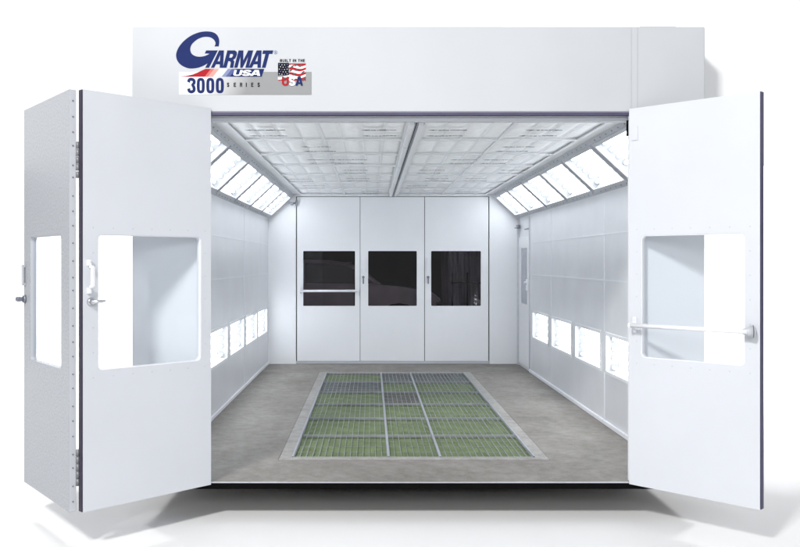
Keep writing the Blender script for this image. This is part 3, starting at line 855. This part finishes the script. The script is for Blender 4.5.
decal('trade_mark', [(ring(275.6,52.4,1.9), [ring(275.6,52.4,1.5)], 0), letter('R', 274.9, 1.5, 51.4, 53.5)], [DBLUE2], dp)
# flag emblem
pl = []
def wave(x, k): return 1.1*math.sin((x-278)*.33+k*.2) - (x-289)*.05
xs_ = [278+i*1.39 for i in range(21)]
for k in range(7):          # seven bands, red / pale
    y0 = 63.6 + k*2.45; 
    a = 289.2 if k < 5 else 278.0
    X = [x for x in xs_ if x >= a-.1 and x <= 305.9]
    X[0] = a
    top = [(x, min(max(y0 + (wave(x,k) if 0 < k else 0), 63.0), 81.4)) for x in X]
    bot = [(x, min(max(y0+2.45 + (wave(x,k+1) if k < 6 else .5*math.sin(x*2.1)), 63.2), 82.0)) for x in X]
    pl.append((top + bot[::-1], [], 1 if k % 2 else 0))
decal('flag_stripes', pl, [RED, DWHITE], dp+.0016)
bl = []
for k, (x, y) in enumerate(((292.5,66.5),(297,70),(300.5,66),(294,74.5),(299,77),(303,72.5),(284,79),(290.8,70.6),(303.6,79.5),(296,65.2))):
    bl.append(([(x-2.0,y+.9),(x+.3,y-1.3),(x+2.2,y-1.2),(x-.1,y+1.2)], [], 0))
for q in bl: decal('flag_shade', [q], [CHAR], dp+.0032)
decal('flag_canton', [([(278,63),(289.0,63),(288.8,68),(289.0,75.4),(285,75.9),(281,75.2),(278,75.8)], [], 0)], [INKB], dp+.0016)
st = []
for r in range(5):
    for c in range(4):
        x = 279.4 + c*2.6 + (1.2 if r % 2 else 0); y = 64.6 + r*2.35 + .5*math.sin(c)
        if x > 288.4: continue
        p = []
        for i in range(10):
            q = (.62 if i % 2 == 0 else .28); aa = math.pi*2*i/10 - math.pi/2; p.append((x+q*math.cos(aa), y+q*math.sin(aa)))
        st.append((p, [], (r+c) % 3 == 0))
st = [(p, h, int(m_)) for p, h, m_ in st]
decal('flag_stars', st, [DWHITE, mat('decal_star_blue', (.20,.25,.50), .55, spec=.04)], dp+.0032)
decal('flag_lettering', [letter('U', 282.0, 6.8, 77, 85.8, 0, 0), letter('S', 289.1, 6.2, 77, 85.8, 0, 1), letter('A', 295.6, 7.4, 77, 85.8, 0, 2)], [RED, DWHITE, NAVY], dp+.0048, 'red, white and blue letters under the flag')
x = 280.0; bt = []
for ch in 'BUILT IN THE':
    if ch == ' ': x += 1.3; continue
    w = 1.1 if ch == 'I' else 2.05
    bt.append(letter(ch, x, w, 59.2, 62.1)); x += w+.42
decal('flag_heading', bt, [INKB], dp)

# ================================================================ BEHIND THE REAR DOORS
bm = bmesh.new()
gx0, gx1, gy0, gy1 = -3.6, 4.2, BK+.16, 12.6
box(bm, gx0, gx1, gy1, gy1+.08, R0, 3.3); box(bm, gx0-.08, gx0-.001, gy0, gy1+.08, R0, 3.3); box(bm, gx1+.001, gx1+.08, gy0, gy1+.08, R0, 3.3)
box(bm, gx0-.08, gx1+.08, gy0, gy1+.08, 3.301, 3.36)
box(bm, gx0, EL-.02, gy0-.06, gy0-.001, R0, 3.3); box(bm, ER+.02, gx1, gy0-.06, gy0-.001, R0, 3.3)
tag(obj('dark_garage', bm, DARKROOM), 'dark garage room seen only through the rear door windows', 'garage')
bm = bmesh.new(); box(bm, gx0, gx1, gy0-.06, gy1, -.06, -.012)
tag(obj('garage_floor', bm, DARKROOM), kind='structure')

CY = 9.55
car = thing('parked_car', 'dark parked car seen through the left and middle rear door windows', 'car', Matrix.Translation((-.9, CY, 0)))
ci = Matrix.Translation((.9, 0, 0))
def side_loop(bm, prof, y0, y1, mi=0, bev=.0):
    v0 = [bm.verts.new((x, y0, z)) for x, z in prof]; v1 = [bm.verts.new((x, y1, z)) for x, z in prof]
    n = len(prof)
    f = [bm.faces.new(v0), bm.faces.new(v1[::-1])]
    for i in range(n): f.append(bm.faces.new((v0[i], v0[(i+1)%n], v1[(i+1)%n], v1[i])))
    if bev:
        es = [e for q in f[:2] for e in q.edges]
        bmesh.ops.bevel(bm, geom=es, offset=bev, segments=3, affect='EDGES')
def arch(cx_, cz, r, n=10, a0=0, a1=180): return [(cx_ + r*math.cos(R_(a0+(a1-a0)*i/n)), cz + r*math.sin(R_(a0+(a1-a0)*i/n))) for i in range(n+1)]
body = [(1.30, .45), (1.34, .7), (1.28, 1.0), (1.12, 1.13), (.62, 1.22), (.22, 1.255), (-.9, 1.27), (-2.9, 1.27), (-3.12, 1.15), (-3.16, .5), (-3.0, .38)] + [(x, z) for x, z in arch(-2.35, .44, .50)[::-1]] + [(x, z) for x, z in arch(.52, .44, .51)[::-1]] + [(1.2, .38)]
bm = bmesh.new(); side_loop(bm, body, 0, 1.75, bev=.03)
cb = obj('body', bm, CARP, car, ci)
roof = [(.20, 1.262), (-.10, 1.48), (-.42, 1.66), (-.8, 1.715), (-1.6, 1.73), (-2.3, 1.70), (-2.85, 1.275), (-2.75, 1.275)]
win = []
bm = bmesh.new(); side_loop(bm, roof[:-1], .06, 1.69, bev=.03)
obj('cabin', bm, CARP, car, ci)
for pts in ([(.06, 1.285), (-.16, 1.46), (-.46, 1.62), (-.85, 1.655), (-1.22, 1.66), (-1.22, 1.285)], [(-1.32, 1.285), (-1.32, 1.66), (-1.75, 1.66), (-2.22, 1.62), (-2.6, 1.285)]):
    bm = bmesh.new(); side_loop(bm, pts, .050, .059)
    obj('side_window', bm, CARG, car, ci)
bm = bmesh.new(); box(bm, -1.9, -.35, .045, .062, 1.665, 1.676, .003)
obj('roof_rail', bm, CARP, car, ci)
for x in (.52, -2.35):
    for ys in (.02, 1.53):
        bm = bmesh.new(); cyl(bm, (x, ys, .42), (x, ys+.2, .42), .43, n=28)
        w = obj('wheel', bm, TYRE, car, ci)
        bm = bmesh.new(); y_ = ys-.012 if ys < 1 else ys+.2
        cyl(bm, (x, y_, .42), (x, y_+.011, .42), .26, n=24)
        for k in range(5):
            a = R_(72*k); cyl(bm, (x, y_-.004, .42), (x+.24*math.cos(a), y_-.004, .42+.24*math.sin(a)), .03, n=8)
        obj('rim', bm, CARP, w)
bm = bmesh.new(); box(bm, 1.20, 1.30, -.006, .12, .80, .95, .01)
obj('headlight', bm, CARG, car, ci)
# hanging drape and shelf beyond the right window
bm = bmesh.new()
prev = None
for i in range(61):
    x = 1.40 + i*.0155; y = 10.35 + .035*math.sin(i*.9) + .02*math.sin(i*.37)
    cur = (bm.verts.new((x, y, .05)), bm.verts.new((x-.06, y, 2.6)))
    if prev: bm.faces.new((prev[0], cur[0], cur[1], prev[1])).smooth = True
    prev = cur
bm.normal_update(); bmesh.ops.solidify(bm, geom=bm.faces[:], thickness=.006)
tag(obj('hanging_drape', bm, DRAPE), 'dim hanging drape seen through the right rear door window', 'drape')
shelf = thing('storage_rack', 'dark rack of thin posts seen through the right rear door window', 'rack', Matrix.Translation((1.9, 9.4, -.012)))
bm = bmesh.new()
bm.free()
for x in (-.42, -.15, .12, .40):
    bm = bmesh.new(); box(bm, x-.012, x+.012, -.15, -.121, 0, 1.5); obj('post', bm, BLACK, shelf)
for z in (.4, .78, 1.3):
    bm = bmesh.new(); box(bm, -.42, .42, -.12, .2, z, z+.02); obj('shelf_board', bm, BLACK, shelf)
for k, x in enumerate((1.99, 2.14)):
    bm = bmesh.new(); box(bm, x-.055, x+.055, 9.32, 9.50, .788, .98+.03*k, .006)
    box(bm, x-.04, x+.04, 9.316, 9.3195, .83, .93+.03*k, .001)
    tag(obj('small_carton', bm, CRATE), ['small pale carton on the rack, left of its pair', 'small pale carton on the rack, right of its pair'][k], 'carton', 'cartons on the dark rack')

# ================================================================ LIGHT, WORLD, CAMERA
w = bpy.data.worlds.new('World'); sc.world = w; w.use_nodes = True
bg = w.node_tree.nodes['Background']; bg.inputs['Color'].default_value = (.93, .96, 1, 1); bg.inputs['Strength'].default_value = .42
def area(name, loc, target, size, power, col=(1,1,1), sy=None):
    l = bpy.data.lights.new(name, 'AREA'); l.energy = power; l.color = col; l.size = size
    if sy: l.shape = 'RECTANGLE'; l.size_y = sy
    o = bpy.data.objects.new(name, l); COL.objects.link(o)
    o.location = loc
    o.rotation_euler = (Vector(target)-Vector(loc)).to_track_quat('-Z', 'Y').to_euler()
    return o
az, el, dist = R_(27), R_(37), 15
tgt = Vector((.36, 0, 1.5))
loc = tgt + Vector((-math.sin(az)*math.cos(el), -math.cos(az)*math.cos(el), math.sin(el)))*dist
area('key_light', loc, tgt, 1.7, 1850, (1, .99, .975))  # unseen key light added to cast the header and door shadows
area('fill_light', (.9, -11.5, 4.4), (.4, 0, 1.2), 2.6, 330, (.97, .985, 1))  # unseen fill added to lift the shade on jambs and under the booth
for sx in (-1, 1):
    area('backdrop_fill', (.36+sx*8, 7.0, 9.5), (.36+sx*4.5, 16.5, 2.0), 2.0, 3800, (1, 1, 1))  # unseen lights added behind the booth to whiten the backdrop

cam = bpy.data.cameras.new('Camera'); co = bpy.data.objects.new('Camera', cam); COL.objects.link(co); sc.camera = co
co.location = (0, -D, EYE); co.rotation_euler = (math.pi/2, 0, 0)
cam.sensor_width = 36; cam.lens = 36*F/800
cam.shift_x = (400-VX)/800; cam.shift_y = -(273.5-VY)/800
cam.clip_start = .05; cam.clip_end = 200

sc.view_settings.view_transform = 'Standard'; sc.view_settings.look = 'None'
sc.view_settings.exposure = 0; sc.view_settings.gamma = 1
sc.render.engine = 'CYCLES'
sc.cycles.use_denoising = True; sc.cycles.use_light_tree = True
sc.cycles.max_bounces = 12; sc.cycles.diffuse_bounces = 6; sc.cycles.transparent_max_bounces = 16
